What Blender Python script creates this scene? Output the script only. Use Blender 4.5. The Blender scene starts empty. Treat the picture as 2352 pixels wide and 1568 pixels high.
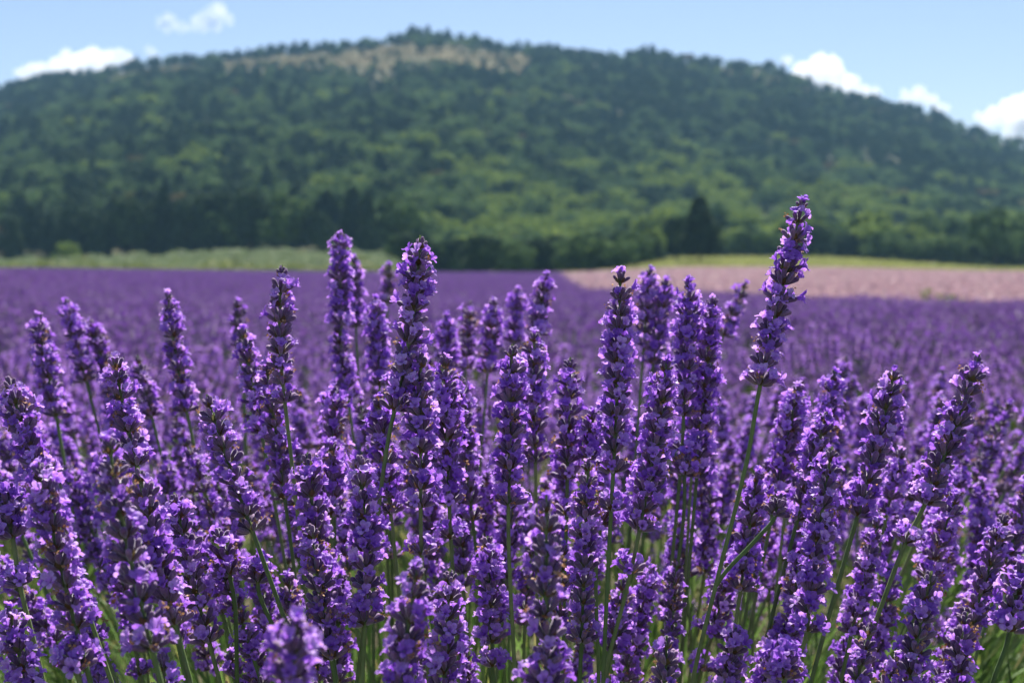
import bpy, math, random
import numpy as np
from mathutils import Vector, Matrix, Quaternion, Euler, noise

R = math.radians
rnd = random.Random(7)
scene = bpy.context.scene
COL = scene.collection

# ------------------------------------------------------------------ camera
EYE = 0.68
F_PX = 50.0 / 36.0 * 2352.0          # focal length in units of a 2352 wide picture
HORIZON = 612.0
PITCH = math.atan((784.0 - HORIZON) / F_PX)
cam_d = bpy.data.cameras.new('camera')
cam = bpy.data.objects.new('camera', cam_d)
COL.objects.link(cam)
cam.location = (0, 0, EYE)
cam.rotation_euler = (math.pi / 2 - PITCH, 0, 0)
cam_d.lens = 50
cam_d.sensor_width = 36
cam_d.clip_start = 0.02
cam_d.clip_end = 12000
cam_d.dof.use_dof = True
cam_d.dof.focus_distance = 0.745
cam_d.dof.aperture_fstop = 11.3
cam_d.dof.aperture_blades = 7
scene.camera = cam
FWD = Vector((0, math.cos(PITCH), -math.sin(PITCH)))
UP = Vector((0, math.sin(PITCH), math.cos(PITCH)))
RT = Vector((1, 0, 0))


def at(px, py, d):
    return Vector((0, 0, EYE)) + FWD * d + RT * ((px - 1176) / F_PX * d) + UP * ((784 - py) / F_PX * d)


# ------------------------------------------------------------------ light
SUN_EL, SUN_AZ = R(54), R(9)
world = bpy.data.worlds.new('World')
scene.world = world
world.use_nodes = True
wn = world.node_tree
bg = wn.nodes['Background']
sky = wn.nodes.new('ShaderNodeTexSky')
sky.sky_type = 'NISHITA'
sky.sun_disc = False
sky.sun_elevation = SUN_EL
sky.sun_rotation = SUN_AZ
sky.altitude = 300
sky.air_density = 1.0
sky.dust_density = 0.35
sky.ozone_density = 3.0
tint = wn.nodes.new('ShaderNodeVectorMath')
tint.operation = 'MULTIPLY'
tint.inputs[1].default_value = (1.04, 0.955, 1.0)
wn.links.new(sky.outputs[0], tint.inputs[0])
wn.links.new(tint.outputs[0], bg.inputs[0])
bg.inputs[1].default_value = 0.055

sl = bpy.data.lights.new('sun', 'SUN')
sl.energy = 5.0
sl.angle = R(0.5)
sl.color = (1.0, 0.95, 0.87)
sun = bpy.data.objects.new('sun', sl)
COL.objects.link(sun)
sun_dir = Vector((math.sin(SUN_AZ) * math.cos(SUN_EL), math.cos(SUN_AZ) * math.cos(SUN_EL), math.sin(SUN_EL)))
sun.rotation_euler = (-sun_dir).to_track_quat('-Z', 'Y').to_euler()
sun.location = (0, 0, 50)

scene.view_settings.view_transform = 'Standard'
scene.view_settings.look = 'None'
scene.view_settings.exposure = 1.20
scene.view_settings.gamma = 1.0
scene.view_settings.use_curve_mapping = False
scene.render.engine = 'CYCLES'
cy = scene.cycles
cy.max_bounces = 9
cy.diffuse_bounces = 3
cy.glossy_bounces = 2
cy.transmission_bounces = 4
cy.transparent_max_bounces = 12
cy.volume_bounces = 8
cy.caustics_reflective = False
cy.caustics_refractive = False
cy.use_denoising = True
cy.use_adaptive_sampling = True
cy.adaptive_threshold = 0.015


# ------------------------------------------------------------------ helpers
def new_mat(name):
    m = bpy.data.materials.new(name)
    m.use_nodes = True
    nt = m.node_tree
    for n in list(nt.nodes):
        nt.nodes.remove(n)
    out = nt.nodes.new('ShaderNodeOutputMaterial')
    return m, nt, out


def N(nt, kind, **kw):
    n = nt.nodes.new(kind)
    for k, v in kw.items():
        setattr(n, k, v)
    return n


def ramp(nt, stops):
    r = N(nt, 'ShaderNodeValToRGB')
    el = r.color_ramp.elements
    while len(el) < len(stops):
        el.new(0.5)
    for e, (p, c) in zip(el, stops):
        e.position = p
        e.color = (*c, 1)
    return r


def rand_fac(nt):
    """0..1 value that differs from object to object and from piece to piece of a joined mesh"""
    a = N(nt, 'ShaderNodeAttribute', attribute_name='tint')
    o = N(nt, 'ShaderNodeObjectInfo')
    s = N(nt, 'ShaderNodeMath', operation='ADD')
    nt.links.new(a.outputs['Fac'], s.inputs[0])
    nt.links.new(o.outputs['Random'], s.inputs[1])
    f = N(nt, 'ShaderNodeMath', operation='FRACT')
    nt.links.new(s.outputs[0], f.inputs[0])
    return f.outputs[0]


def leafy(name, stops, trans=0.35, rough=0.6, sheen=0.0, tcol=None, noise_scale=None, noise_amt=0.25, spec=0.3, grad=None):
    """thin plant tissue: diffuse front with light coming through from behind"""
    m, nt, out = new_mat(name)
    L = nt.links
    r = ramp(nt, stops)
    L.new(rand_fac(nt), r.inputs[0])
    col = r.outputs[0]
    if grad:
        ga = N(nt, 'ShaderNodeAttribute', attribute_name='along')
        gr = ramp(nt, grad)
        L.new(ga.outputs['Fac'], gr.inputs[0])
        mx = N(nt, 'ShaderNodeMix', data_type='RGBA', blend_type='MULTIPLY')
        mx.inputs[0].default_value = 1
        L.new(col, mx.inputs[6])
        L.new(gr.outputs[0], mx.inputs[7])
        col = mx.outputs[2]
    if noise_scale:
        tc = N(nt, 'ShaderNodeTexCoord')
        nz = N(nt, 'ShaderNodeTexNoise')
        nz.inputs['Scale'].default_value = noise_scale
        nz.inputs['Detail'].default_value = 3
        L.new(tc.outputs['Object'], nz.inputs['Vector'])
        mr = N(nt, 'ShaderNodeMapRange')
        mr.inputs[1].default_value = 0.3
        mr.inputs[2].default_value = 0.7
        mr.inputs[3].default_value = 1 - noise_amt
        mr.inputs[4].default_value = 1 + noise_amt
        L.new(nz.outputs['Fac'], mr.inputs[0])
        vm = N(nt, 'ShaderNodeVectorMath', operation='SCALE')
        L.new(col, vm.inputs[0])
        L.new(mr.outputs[0], vm.inputs['Scale'])
        col = vm.outputs[0]
    p = N(nt, 'ShaderNodeBsdfPrincipled')
    L.new(col, p.inputs['Base Color'])
    p.inputs['Roughness'].default_value = rough
    p.inputs['Specular IOR Level'].default_value = spec
    if sheen:
        p.inputs['Sheen Weight'].default_value = sheen
        p.inputs['Sheen Roughness'].default_value = 0.4
        p.inputs['Sheen Tint'].default_value = (0.9, 0.86, 0.95, 1)
    sh = p.outputs[0]
    if trans > 0:
        t = N(nt, 'ShaderNodeBsdfTranslucent')
        if tcol:
            mx = N(nt, 'ShaderNodeMix', data_type='RGBA', blend_type='MULTIPLY')
            mx.inputs[0].default_value = 1
            L.new(col, mx.inputs[6])
            mx.inputs[7].default_value = (*tcol, 1)
            L.new(mx.outputs[2], t.inputs[0])
        else:
            L.new(col, t.inputs[0])
        ms = N(nt, 'ShaderNodeMixShader')
        ms.inputs[0].default_value = trans
        L.new(sh, ms.inputs[1])
        L.new(t.outputs[0], ms.inputs[2])
        sh = ms.outputs[0]
    L.new(sh, out.inputs[0])
    return m


def ground_mat(name, stops, s1, s2, bump=0.3):
    m, nt, out = new_mat(name)
    L = nt.links
    tc = N(nt, 'ShaderNodeTexCoord')
    a = N(nt, 'ShaderNodeTexNoise')
    a.inputs['Scale'].default_value = s1
    a.inputs['Detail'].default_value = 6
    b = N(nt, 'ShaderNodeTexNoise')
    b.inputs['Scale'].default_value = s2
    b.inputs['Detail'].default_value = 5
    L.new(tc.outputs['Object'], a.inputs['Vector'])
    L.new(tc.outputs['Object'], b.inputs['Vector'])
    mx = N(nt, 'ShaderNodeMath', operation='ADD')
    L.new(a.outputs[0], mx.inputs[0])
    L.new(b.outputs[0], mx.inputs[1])
    hf = N(nt, 'ShaderNodeMath', operation='MULTIPLY')
    hf.inputs[1].default_value = 0.5
    L.new(mx.outputs[0], hf.inputs[0])
    r = ramp(nt, stops)
    L.new(hf.outputs[0], r.inputs[0])
    p = N(nt, 'ShaderNodeBsdfPrincipled')
    p.inputs['Roughness'].default_value = 0.95
    p.inputs['Specular IOR Level'].default_value = 0.15
    L.new(r.outputs[0], p.inputs['Base Color'])
    bp = N(nt, 'ShaderNodeBump')
    bp.inputs['Strength'].default_value = bump
    L.new(b.outputs[0], bp.inputs['Height'])
    L.new(bp.outputs[0], p.inputs['Normal'])
    L.new(p.outputs[0], out.inputs[0])
    return m


M = {}
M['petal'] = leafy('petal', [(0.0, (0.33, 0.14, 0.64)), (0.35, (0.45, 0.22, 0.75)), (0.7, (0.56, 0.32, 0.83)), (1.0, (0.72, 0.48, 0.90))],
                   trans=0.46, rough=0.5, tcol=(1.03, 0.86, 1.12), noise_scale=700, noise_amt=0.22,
                   grad=[(0.0, (0.62, 0.42, 0.72)), (0.45, (0.9, 0.85, 0.95)), (1.0, (1.16, 1.26, 1.08))])  # tip end of the gradient whitened: highlights on the petal rims put into the colour
M['calyx'] = leafy('calyx', [(0.0, (0.115, 0.065, 0.170)), (0.5, (0.175, 0.105, 0.225)), (1.0, (0.25, 0.165, 0.285))],
                   trans=0.15, rough=0.65, sheen=0.9, noise_scale=900, noise_amt=0.3,
                   grad=[(0.0, (1.25, 2.0, 0.75)), (0.3, (1.1, 1.2, 0.85)), (0.7, (1.0, 1.0, 1.0)), (1.0, (1.35, 1.1, 1.2))])
M['bract'] = leafy('bract', [(0.0, (0.10, 0.075, 0.03)), (0.6, (0.17, 0.10, 0.05)), (1.0, (0.14, 0.16, 0.06))], trans=0.3, rough=0.7)
M['dried'] = leafy('dried_petal', [(0.0, (0.30, 0.14, 0.05)), (0.5, (0.46, 0.25, 0.12)), (1.0, (0.55, 0.38, 0.24))], trans=0.3, rough=0.8)
M['stem'] = leafy('stem_green', [(0.0, (0.10, 0.18, 0.05)), (0.5, (0.155, 0.24, 0.075)), (1.0, (0.22, 0.29, 0.10))],
                  trans=0.2, rough=0.5, noise_scale=160, noise_amt=0.18, spec=0.4)
M['leaf'] = leafy('leaf_green', [(0.0, (0.035, 0.075, 0.015)), (0.5, (0.095, 0.18, 0.035)), (0.85, (0.20, 0.31, 0.08)), (0.93, (0.38, 0.42, 0.09)), (1.0, (0.36, 0.28, 0.14))], trans=0.42, rough=0.55)
# the far heads show petals and calyces too small to pick apart
M['far_petal'] = leafy('petal_far', [(0.0, (0.165, 0.066, 0.34)), (0.5, (0.265, 0.118, 0.47)), (1.0, (0.45, 0.24, 0.68))], trans=0.35, rough=0.6, tcol=(1.05, 0.85, 1.1))
M['pink'] = leafy('pink_flower', [(0.0, (0.37, 0.22, 0.29)), (0.5, (0.48, 0.31, 0.36)), (1.0, (0.55, 0.41, 0.40))], trans=0.35)
M['silver'] = leafy('silver_leaf', [(0.0, (0.10, 0.15, 0.06)), (0.5, (0.18, 0.24, 0.11)), (1.0, (0.28, 0.33, 0.18))], trans=0.3)
M['grass'] = leafy('meadow_grass', [(0.0, (0.17, 0.20, 0.05)), (0.5, (0.27, 0.29, 0.08)), (1.0, (0.36, 0.35, 0.13))], trans=0.4)
M['weed'] = leafy('weed_leaf', [(0.0, (0.09, 0.14, 0.04)), (0.6, (0.16, 0.20, 0.05)), (1.0, (0.30, 0.30, 0.08))], trans=0.35)
M['soil'] = ground_mat('soil', [(0.3, (0.040, 0.036, 0.022)), (0.5, (0.075, 0.065, 0.038)), (0.7, (0.05, 0.075, 0.028))], 1.5, 30)
M['meadow'] = ground_mat('meadow_ground', [(0.3, (0.17, 0.20, 0.055)), (0.55, (0.25, 0.27, 0.08)), (0.75, (0.31, 0.30, 0.12))], 0.05, 1.2)
M['hill'] = ground_mat('hill_ground', [(0.36, (0.03, 0.045, 0.018)), (0.5, (0.055, 0.058, 0.025)), (0.62, (0.10, 0.08, 0.035))], 0.012, 0.2)
M['ochre'] = ground_mat('dry_grass_slope', [(0.36, (0.030, 0.040, 0.010)), (0.5, (0.070, 0.056, 0.013)), (0.66, (0.100, 0.074, 0.018))], 0.03, 0.3)
M['bark'] = ground_mat('bark', [(0.3, (0.05, 0.04, 0.03)), (0.7, (0.14, 0.11, 0.08))], 2, 14)
M['crown_pine'] = leafy('foliage_pine', [(0.0, (0.018, 0.036, 0.020)), (0.5, (0.030, 0.056, 0.026)), (1.0, (0.056, 0.088, 0.034))], trans=0.18, rough=0.9, spec=0.04)
M['crown_mid'] = leafy('foliage_mid', [(0.0, (0.048, 0.088, 0.034)), (0.5, (0.080, 0.136, 0.046)), (1.0, (0.118, 0.180, 0.056))], trans=0.3, rough=0.9, spec=0.04)
M['crown_light'] = leafy('foliage_light', [(0.0, (0.105, 0.165, 0.034)), (0.5, (0.150, 0.220, 0.044)), (1.0, (0.215, 0.275, 0.056))], trans=0.35, rough=0.9, spec=0.04)
M['crown_dry'] = leafy('foliage_dry', [(0.0, (0.075, 0.062, 0.028)), (0.6, (0.13, 0.095, 0.035)), (1.0, (0.18, 0.13, 0.055))], trans=0.3, rough=0.9, spec=0.04)


class MB:
    """collects pieces of geometry, then becomes one mesh"""
    def __init__(s):
        s.v, s.f, s.m, s.t, s.a, s.n, s.mats = [], [], [], [], [], 0, []

    def add(s, verts, faces, mat, tint=None, along=None):
        verts = np.asarray(verts, dtype=np.float32).reshape(-1, 3)
        if mat not in s.mats:
            s.mats.append(mat)
        k = len(verts)
        s.v.append(verts)
        s.f.append([tuple(i + s.n for i in f) for f in faces])
        s.m.append(np.full(len(faces), s.mats.index(mat)))
        s.t.append(np.full(k, rnd.random() if tint is None else tint))
        s.a.append(np.full(k, 0.5) if along is None else np.asarray(along))
        s.n += k

    def data(s):
        return dict(v=np.concatenate(s.v), f=[x for g in s.f for x in g], m=np.concatenate(s.m),
                    t=np.concatenate(s.t), a=np.concatenate(s.a), mats=s.mats)

    def mesh(s, name, smooth=True):
        return mesh_of(name, s.data(), smooth)


def mesh_of(name, d, smooth=True):
    me = bpy.data.meshes.new(name)
    nv = len(d['v'])
    fa = d['f']
    if isinstance(fa, np.ndarray):
        nf, k = fa.shape
        me.vertices.add(nv)
        me.vertices.foreach_set('co', d['v'].astype(np.float32).ravel())
        me.loops.add(nf * k)
        me.loops.foreach_set('vertex_index', fa.astype(np.int32).ravel())
        me.polygons.add(nf)
        me.polygons.foreach_set('loop_start', np.arange(0, nf * k, k, dtype=np.int32))
        me.update(calc_edges=True)
    else:
        me.from_pydata(d['v'].tolist(), [], fa)
    for mt in d['mats']:
        me.materials.append(M[mt])
    if len(d['mats']) > 1:
        me.polygons.foreach_set('material_index', np.asarray(d['m'], dtype=np.int32))
    at_ = me.attributes.new('tint', 'FLOAT', 'POINT')
    at_.data.foreach_set('value', np.asarray(d['t'], dtype=np.float32))
    aa = me.attributes.new('along', 'FLOAT', 'POINT')
    aa.data.foreach_set('value', np.asarray(d['a'], dtype=np.float32))
    if smooth:
        me.polygons.foreach_set('use_smooth', np.ones(len(me.polygons), dtype=bool))
    me.update()
    return me


def quadify(d):
    """all faces as triangles in one array, for quick joining"""
    tri, mi = [], []
    for f, m in zip(d['f'], d['m']):
        for i in range(1, len(f) - 1):
            tri.append((f[0], f[i], f[i + 1]))
            mi.append(m)
    return dict(v=np.asarray(d['v'], dtype=np.float32), f=np.asarray(tri, dtype=np.int32), m=np.asarray(mi, dtype=np.int32),
                t=np.asarray(d['t'], dtype=np.float32), a=np.asarray(d['a'], dtype=np.float32), mats=list(d['mats']))


def join(parts, mats, jitter=True):
    """parts: [(tri-data, 4x4 matrix)]"""
    vs, fs, ms, ts, as_, n = [], [], [], [], [], 0
    for d, mx in parts:
        mx = np.array(mx, dtype=np.float32)
        vs.append(d['v'] @ mx[:3, :3].T + mx[:3, 3])
        fs.append(d['f'] + n)
        lut = np.array([mats.index(k) for k in d['mats']])
        ms.append(lut[d['m']])
        ts.append(d['t'] + (rnd.random() if jitter else 0))
        as_.append(d['a'])
        n += len(d['v'])
    return dict(v=np.concatenate(vs), f=np.concatenate(fs), m=np.concatenate(ms), t=np.concatenate(ts) % 1.0,
                a=np.concatenate(as_), mats=list(mats))


def link(name, data, parent=None, mat4=None):
    o = bpy.data.objects.new(name, data)
    COL.objects.link(o)
    if parent is not None:
        o.parent = parent
    if mat4 is not None:
        o.matrix_local = mat4
    return o


def tag(o, label=None, category=None, group=None, kind=None):
    if label:
        o['label'] = label
    if category:
        o['category'] = category
    if group:
        o['group'] = group
    if kind:
        o['kind'] = kind
    return o


def frame(p, axis, spin=0.0, s=1.0):
    q = Vector(axis).to_track_quat('Z', 'Y') @ Quaternion((0, 0, 1), spin)
    return Matrix.Translation(p) @ q.to_matrix().to_4x4() @ Matrix.Scale(s, 4)


# ------------------------------------------------------------------ land
def sm(a, b, x):
    t = np.clip((x - a) / (b - a), 0, 1)
    return t * t * (3 - 2 * t)


CREST_PX = np.array([-900, -500, -200, 0, 45, 120, 250, 320, 420, 560, 640, 800, 870, 930, 985, 1030, 1100, 1200, 1280, 1380, 1440, 1490, 1540, 1640,
                     1760, 1800, 1850, 1900, 2000, 2060, 2150, 2200, 2352, 2600, 2900, 3400], dtype=float)
CREST_PY = np.array([470, 370, 262, 216, 200, 187, 177, 158, 146, 134, 126, 118, 112, 92, 86, 90, 100, 116, 122, 138, 142, 134, 142, 156,
                     164, 176, 202, 218, 237, 250, 266, 292, 338, 400, 470, 560], dtype=float)
CREST_R = 900.0


def rise_frac(u, y):
    """how far up the hill, 0 at the foot, 1 at the crest"""
    foot = 262 + 40 * sm(-0.1, 0.2, u)
    t = np.clip((y - foot) / (CREST_R - foot), 0, 1)
    ex = 1.18 + 0.42 * sm(-0.12, 0.25, u)
    return t ** ex


def land(x, y):
    x = np.asarray(x, dtype=float)
    y = np.asarray(y, dtype=float)
    ys = np.maximum(y, 0.5)
    u = x / ys
    z = -0.45 * sm(3, 30, y) * sm(-0.42, -0.02, u)
    # the far left crop climbs a low bank
    z = z + 2.3 * sm(152, 215, y) * (1 - sm(-0.105, -0.06, u)) * (0.32 + 0.68 * sm(-0.36, -0.14, u))
    # meadow at the right climbs gently
    bell = sm(0.03, 0.13, u) * (1 - 0.75 * sm(0.20, 0.36, u))
    z = z + (0.55 * sm(45, 150, y) + 1.9 * sm(150, 240, y)) * bell
    e = (HORIZON - np.interp(u * F_PX + 1176, CREST_PX, CREST_PY)) / F_PX
    zc = e * CREST_R + EYE
    z = z + (zc - 2) * rise_frac(u, y)
    z = z - 90 * sm(CREST_R, CREST_R + 380, y)
    return z


def ridged(x, y):
    return noise.noise(Vector((x * 0.009, y * 0.009, 3.1)))


def land1(x, y):
    return float(land(x, y))


ycuts = np.concatenate([np.linspace(-6, 30, 37), np.linspace(32, 150, 40), np.linspace(153, 262, 38), np.linspace(268, 1290, 100)])
us = np.linspace(-1.0, 1.0, 121)
gv, gidx = [], {}
GX = np.zeros((len(ycuts), len(us)))
for j, yy in enumerate(ycuts):
    half = max(14.0, abs(yy) * 0.78 + 12)
    GX[j] = us * half
GY = np.repeat(ycuts[:, None], len(us), 1)
GZ = land(GX, GY)
hillm = GY > 262
for j in range(len(ycuts)):
    for i in range(len(us)):
        if GY[j, i] > 300:
            k = min(1, (GY[j, i] - 300) / 150) * (1 - 0.75 * float(sm(830, 890, GY[j, i])))
            GZ[j, i] += 9 * k * ridged(GX[j, i], GY[j, i])


def grid_obj(name, j0, j1, mat, label, sel=None):
    vs = np.stack([GX[j0:j1 + 1], GY[j0:j1 + 1], GZ[j0:j1 + 1]], -1).reshape(-1, 3)
    w = len(us)
    fc = [(a * w + b, a * w + b + 1, (a + 1) * w + b + 1, (a + 1) * w + b)
          for a in range(j1 - j0) for b in range(w - 1) if sel is None or sel(j0 + a, b)]
    used = sorted({i for f in fc for i in f})
    lut = {k: i for i, k in enumerate(used)}
    me = bpy.data.meshes.new(name)
    me.from_pydata(vs[used].tolist(), [], [tuple(lut[i] for i in f) for f in fc])
    me.materials.append(M[mat])
    me.polygons.foreach_set('use_smooth', np.ones(len(me.polygons), dtype=bool))
    return tag(link(name, me), label, kind='structure')


jm = int(np.searchsorted(ycuts, 150)) - 1
jh = int(np.searchsorted(ycuts, 262))


def in_ochre(u, y):
    px = u * F_PX + 1176
    n = noise.noise(Vector((px * 0.012, y * 0.02, 0))) * 26
    lo = 785 + 22 * (1 - float(sm(350, 800, px))) + n * 1.4
    hi = 880 + n * 0.3
    return 260 + n < px < 1230 + n * 2 and lo < y < hi


grid_obj('field_ground', 0, jm, 'soil', 'dry brown soil under the lavender rows')
grid_obj('meadow', jm, jh, 'meadow', 'bright yellow green meadow between the pink field and the trees')
grid_obj('hill', jh, len(ycuts) - 1, 'hill', 'long wooded hill filling the distance',
         sel=lambda a, b: not in_ochre(GX[a, b] / GY[a, b], GY[a, b]))
grid_obj('grassy_slope', jh, len(ycuts) - 1, 'ochre', 'bare ochre grass slope just below the crest of the hill',
         sel=lambda a, b: in_ochre(GX[a, b] / GY[a, b], GY[a, b]))


def hill_z(x, y):
    z = land1(x, y)
    if y > 300:
        k = min(1, (y - 300) / 150) * (1 - 0.75 * float(sm(830, 890, y)))
        z += 9 * k * ridged(x, y)
    return z


# ------------------------------------------------------------------ scattering of what nobody could count
def scatter(name, pts, rots, scl, var, meshes, label):
    """one object of kind stuff: a cloud of points, each carrying one of the given meshes"""
    me = bpy.data.meshes.new(name)
    me.from_pydata([tuple(p) for p in pts], [], [])
    a = me.attributes.new('rot', 'FLOAT_VECTOR', 'POINT')
    a.data.foreach_set('vector', np.asarray(rots, dtype=np.float32).ravel())
    a = me.attributes.new('scl', 'FLOAT_VECTOR', 'POINT')
    a.data.foreach_set('vector', np.asarray(scl, dtype=np.float32).ravel())
    a = me.attributes.new('var', 'INT', 'POINT')
    a.data.foreach_set('value', np.asarray(var, dtype=np.int32))
    o = link(name, me)
    tag(o, label, kind='stuff')
    ng = bpy.data.node_groups.new(name + '_nodes', 'GeometryNodeTree')
    ng.interface.new_socket('Geometry', in_out='INPUT', socket_type='NodeSocketGeometry')
    ng.interface.new_socket('Geometry', in_out='OUTPUT', socket_type='NodeSocketGeometry')
    gi = ng.nodes.new('NodeGroupInput')
    go = ng.nodes.new('NodeGroupOutput')
    jn = ng.nodes.new('GeometryNodeJoinGeometry')
    ar = ng.nodes.new('GeometryNodeInputNamedAttribute'); ar.data_type = 'FLOAT_VECTOR'; ar.inputs[0].default_value = 'rot'
    asc = ng.nodes.new('GeometryNodeInputNamedAttribute'); asc.data_type = 'FLOAT_VECTOR'; asc.inputs[0].default_value = 'scl'
    av = ng.nodes.new('GeometryNodeInputNamedAttribute'); av.data_type = 'INT'; av.inputs[0].default_value = 'var'
    for i, src in enumerate(meshes):
        so = bpy.data.objects.new(src.name, src)
        oi = ng.nodes.new('GeometryNodeObjectInfo')
        oi.inputs['Object'].default_value = so
        oi.inputs['As Instance'].default_value = True
        cp = ng.nodes.new('FunctionNodeCompare'); cp.data_type = 'INT'; cp.operation = 'EQUAL'
        ng.links.new(av.outputs[0], cp.inputs[2])
        cp.inputs[3].default_value = i
        ip = ng.nodes.new('GeometryNodeInstanceOnPoints')
        ng.links.new(gi.outputs[0], ip.inputs['Points'])
        ng.links.new(cp.outputs[0], ip.inputs['Selection'])
        ng.links.new(oi.outputs['Geometry'], ip.inputs['Instance'])
        ng.links.new(ar.outputs[0], ip.inputs['Rotation'])
        ng.links.new(asc.outputs[0], ip.inputs['Scale'])
        ng.links.new(ip.outputs[0], jn.inputs[0])
    ng.links.new(jn.outputs[0], go.inputs[0])
    md = o.modifiers.new('scatter', 'NODES')
    md.node_group = ng
    return o


# ------------------------------------------------------------------ trees
def leaf_cards(pts, sizes, mat, aspect=0.7, droop=0.0, nrm=None):
    """many leaf-clump faces, each a bent pair of triangles"""
    n = len(pts)
    rs = np.random.RandomState(rnd.randint(0, 10 ** 6))
    a = rs.normal(size=(n, 3)); a /= np.linalg.norm(a, axis=1)[:, None]
    if nrm is not None:
        a = a * 0.75 + nrm
        a /= np.linalg.norm(a, axis=1)[:, None]
    b = rs.normal(size=(n, 3))
    b[:, 2] -= droop
    b -= (a * b).sum(1)[:, None] * a
    b /= np.linalg.norm(b, axis=1)[:, None] + 1e-9
    c = np.cross(a, b)
    s = np.asarray(sizes)[:, None]
    v = np.stack([pts - b * s, pts + c * s * aspect + a * s * 0.2, pts + b * s, pts - c * s * aspect + a * s * 0.2], 1)
    f = np.arange(n * 4).reshape(n, 4)
    return v.reshape(-1, 3), f, np.repeat(rs.rand(n), 4)


def crown_mesh(name, kind, nleaf, h=1.0):
    """unit-height crown, base at z=0"""
    rs = np.random.RandomState(rnd.randint(0, 10 ** 6))
    if kind == 'spire':
        t = rs.rand(nleaf)
        z = 0.16 + 0.84 * t
        ph = rs.rand(nleaf) * 2 * np.pi
        o1, o2, o3 = rs.rand(3) * 6
        lump = 1 + 0.30 * np.sin(ph * 2 + z * 8 + o1) + 0.26 * np.sin(ph * 3 - z * 15 + o2) + 0.16 * np.sin(ph * 5 + z * 31 + o3)
        rad = 0.24 * (np.sin(np.pi * np.clip(0.16 + 0.80 * t, 0, 1)) ** 0.8) * (1 - 0.35 * t)
        rr = rad * lump * (0.45 + 0.6 * rs.rand(nleaf) ** 0.5)
        p = np.stack([np.cos(ph) * rr, np.sin(ph) * rr, z - 0.15 * rr], 1)
        nr = np.stack([np.cos(ph) * 0.8, np.sin(ph) * 0.8, np.full(nleaf, 0.6)], 1)
        sz = 0.026 + 0.03 * rs.rand(nleaf)
    elif kind == 'cone':
        t = rs.rand(nleaf) ** 1.3
        z = 0.10 + 0.9 * t
        tier = 0.75 + 0.25 * np.cos(z * 42 + rs.rand() * 6)
        rad = (0.26 * (1 - t) ** 0.8 + 0.015) * tier
        ph = rs.rand(nleaf) * 2 * np.pi
        lump = 1 + 0.34 * np.sin(ph * 2 + z * 11 + rs.rand() * 6) + 0.22 * np.sin(ph * 5 - z * 19 + rs.rand() * 6)
        rr = rad * lump * (0.55 + 0.5 * rs.rand(nleaf) ** 0.5)
        p = np.stack([np.cos(ph) * rr, np.sin(ph) * rr, z - 0.12 * rr], 1)
        nr = np.stack([np.cos(ph) * 0.8, np.sin(ph) * 0.8, np.full(nleaf, 0.5)], 1)
        sz = 0.028 + 0.03 * rs.rand(nleaf)
    else:
        nl = 15 if kind == 'pine' else 20
        lobes = []
        for i in range(nl):
            q = rs.normal(size=3); q /= np.linalg.norm(q)
            k = rs.rand() ** 0.4
            wid = 0.27 if kind == 'pine' else 0.34
            lobes.append((q[0] * k * wid, q[1] * k * wid, 0.58 + q[2] * k * (0.32 if kind == 'pine' else 0.30), 0.10 + 0.11 * rs.rand()))
        lobes = np.array(lobes)
        w = rs.randint(0, nl, nleaf)
        q = rs.normal(size=(nleaf, 3)); q /= np.linalg.norm(q, axis=1)[:, None]
        k = 0.72 + 0.32 * rs.rand(nleaf)
        p = lobes[w, :3] + q * (lobes[w, 3] * k)[:, None] * np.array([1.15, 1.15, 0.85])
        nr = q * 1.0
        sz = 0.030 + 0.034 * rs.rand(nleaf)
    v, f, t = leaf_cards(p, sz, None, nrm=nr)
    return v * h, f, t


def crown_data(kind, nleaf, mat):
    v, f, t = crown_mesh('c', kind, nleaf)
    return dict(v=v, f=f, m=np.zeros(len(f)), t=t, a=np.full(len(v), 0.5), mats=[mat])


def trunk_data(kind):
    b = MB()
    def tube(p0, p1, r0, r1, n=7):
        ax = (p1 - p0).normalized()
        q = ax.to_track_quat('Z', 'Y')
        vs = []
        for k in range(4):
            c = p0.lerp(p1, k / 3)
            r = r0 + (r1 - r0) * k / 3
            for i in range(n):
                an = i / n * 2 * math.pi
                vs.append(c + q @ Vector((math.cos(an) * r, math.sin(an) * r, 0)))
        fs = [(k * n + i, k * n + (i + 1) % n, (k + 1) * n + (i + 1) % n, (k + 1) * n + i) for k in range(3) for i in range(n)]
        b.add([tuple(v) for v in vs], fs, 'bark')
    top = 0.92 if kind == 'cone' else 0.66
    tube(Vector((0, 0, -0.04)), Vector((0.01, 0.01, top)), 0.022, 0.006)
    for i in range(7):
        an = i * 2.4 + rnd.random()
        z = 0.25 + 0.06 * i
        tube(Vector((0, 0, z)), Vector((math.cos(an) * 0.2, math.sin(an) * 0.2, z + 0.14)), 0.009, 0.003, 5)
    return b.mesh('trunk')


TREE_KINDS = {}
for kd, shape, mat in [('dark_pine', 'pine', 'crown_pine'), ('conifer', 'cone', 'crown_pine'), ('tall_pine', 'spire', 'crown_pine'), ('oak', 'round', 'crown_mid'), ('broadleaf_tree', 'round', 'crown_light')]:
    TREE_KINDS[kd] = [(mesh_of('crown', crown_data(shape, 2600, mat), False), trunk_data(shape)) for _ in range(3)]

HEDGE = []
n_tree = {}


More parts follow.
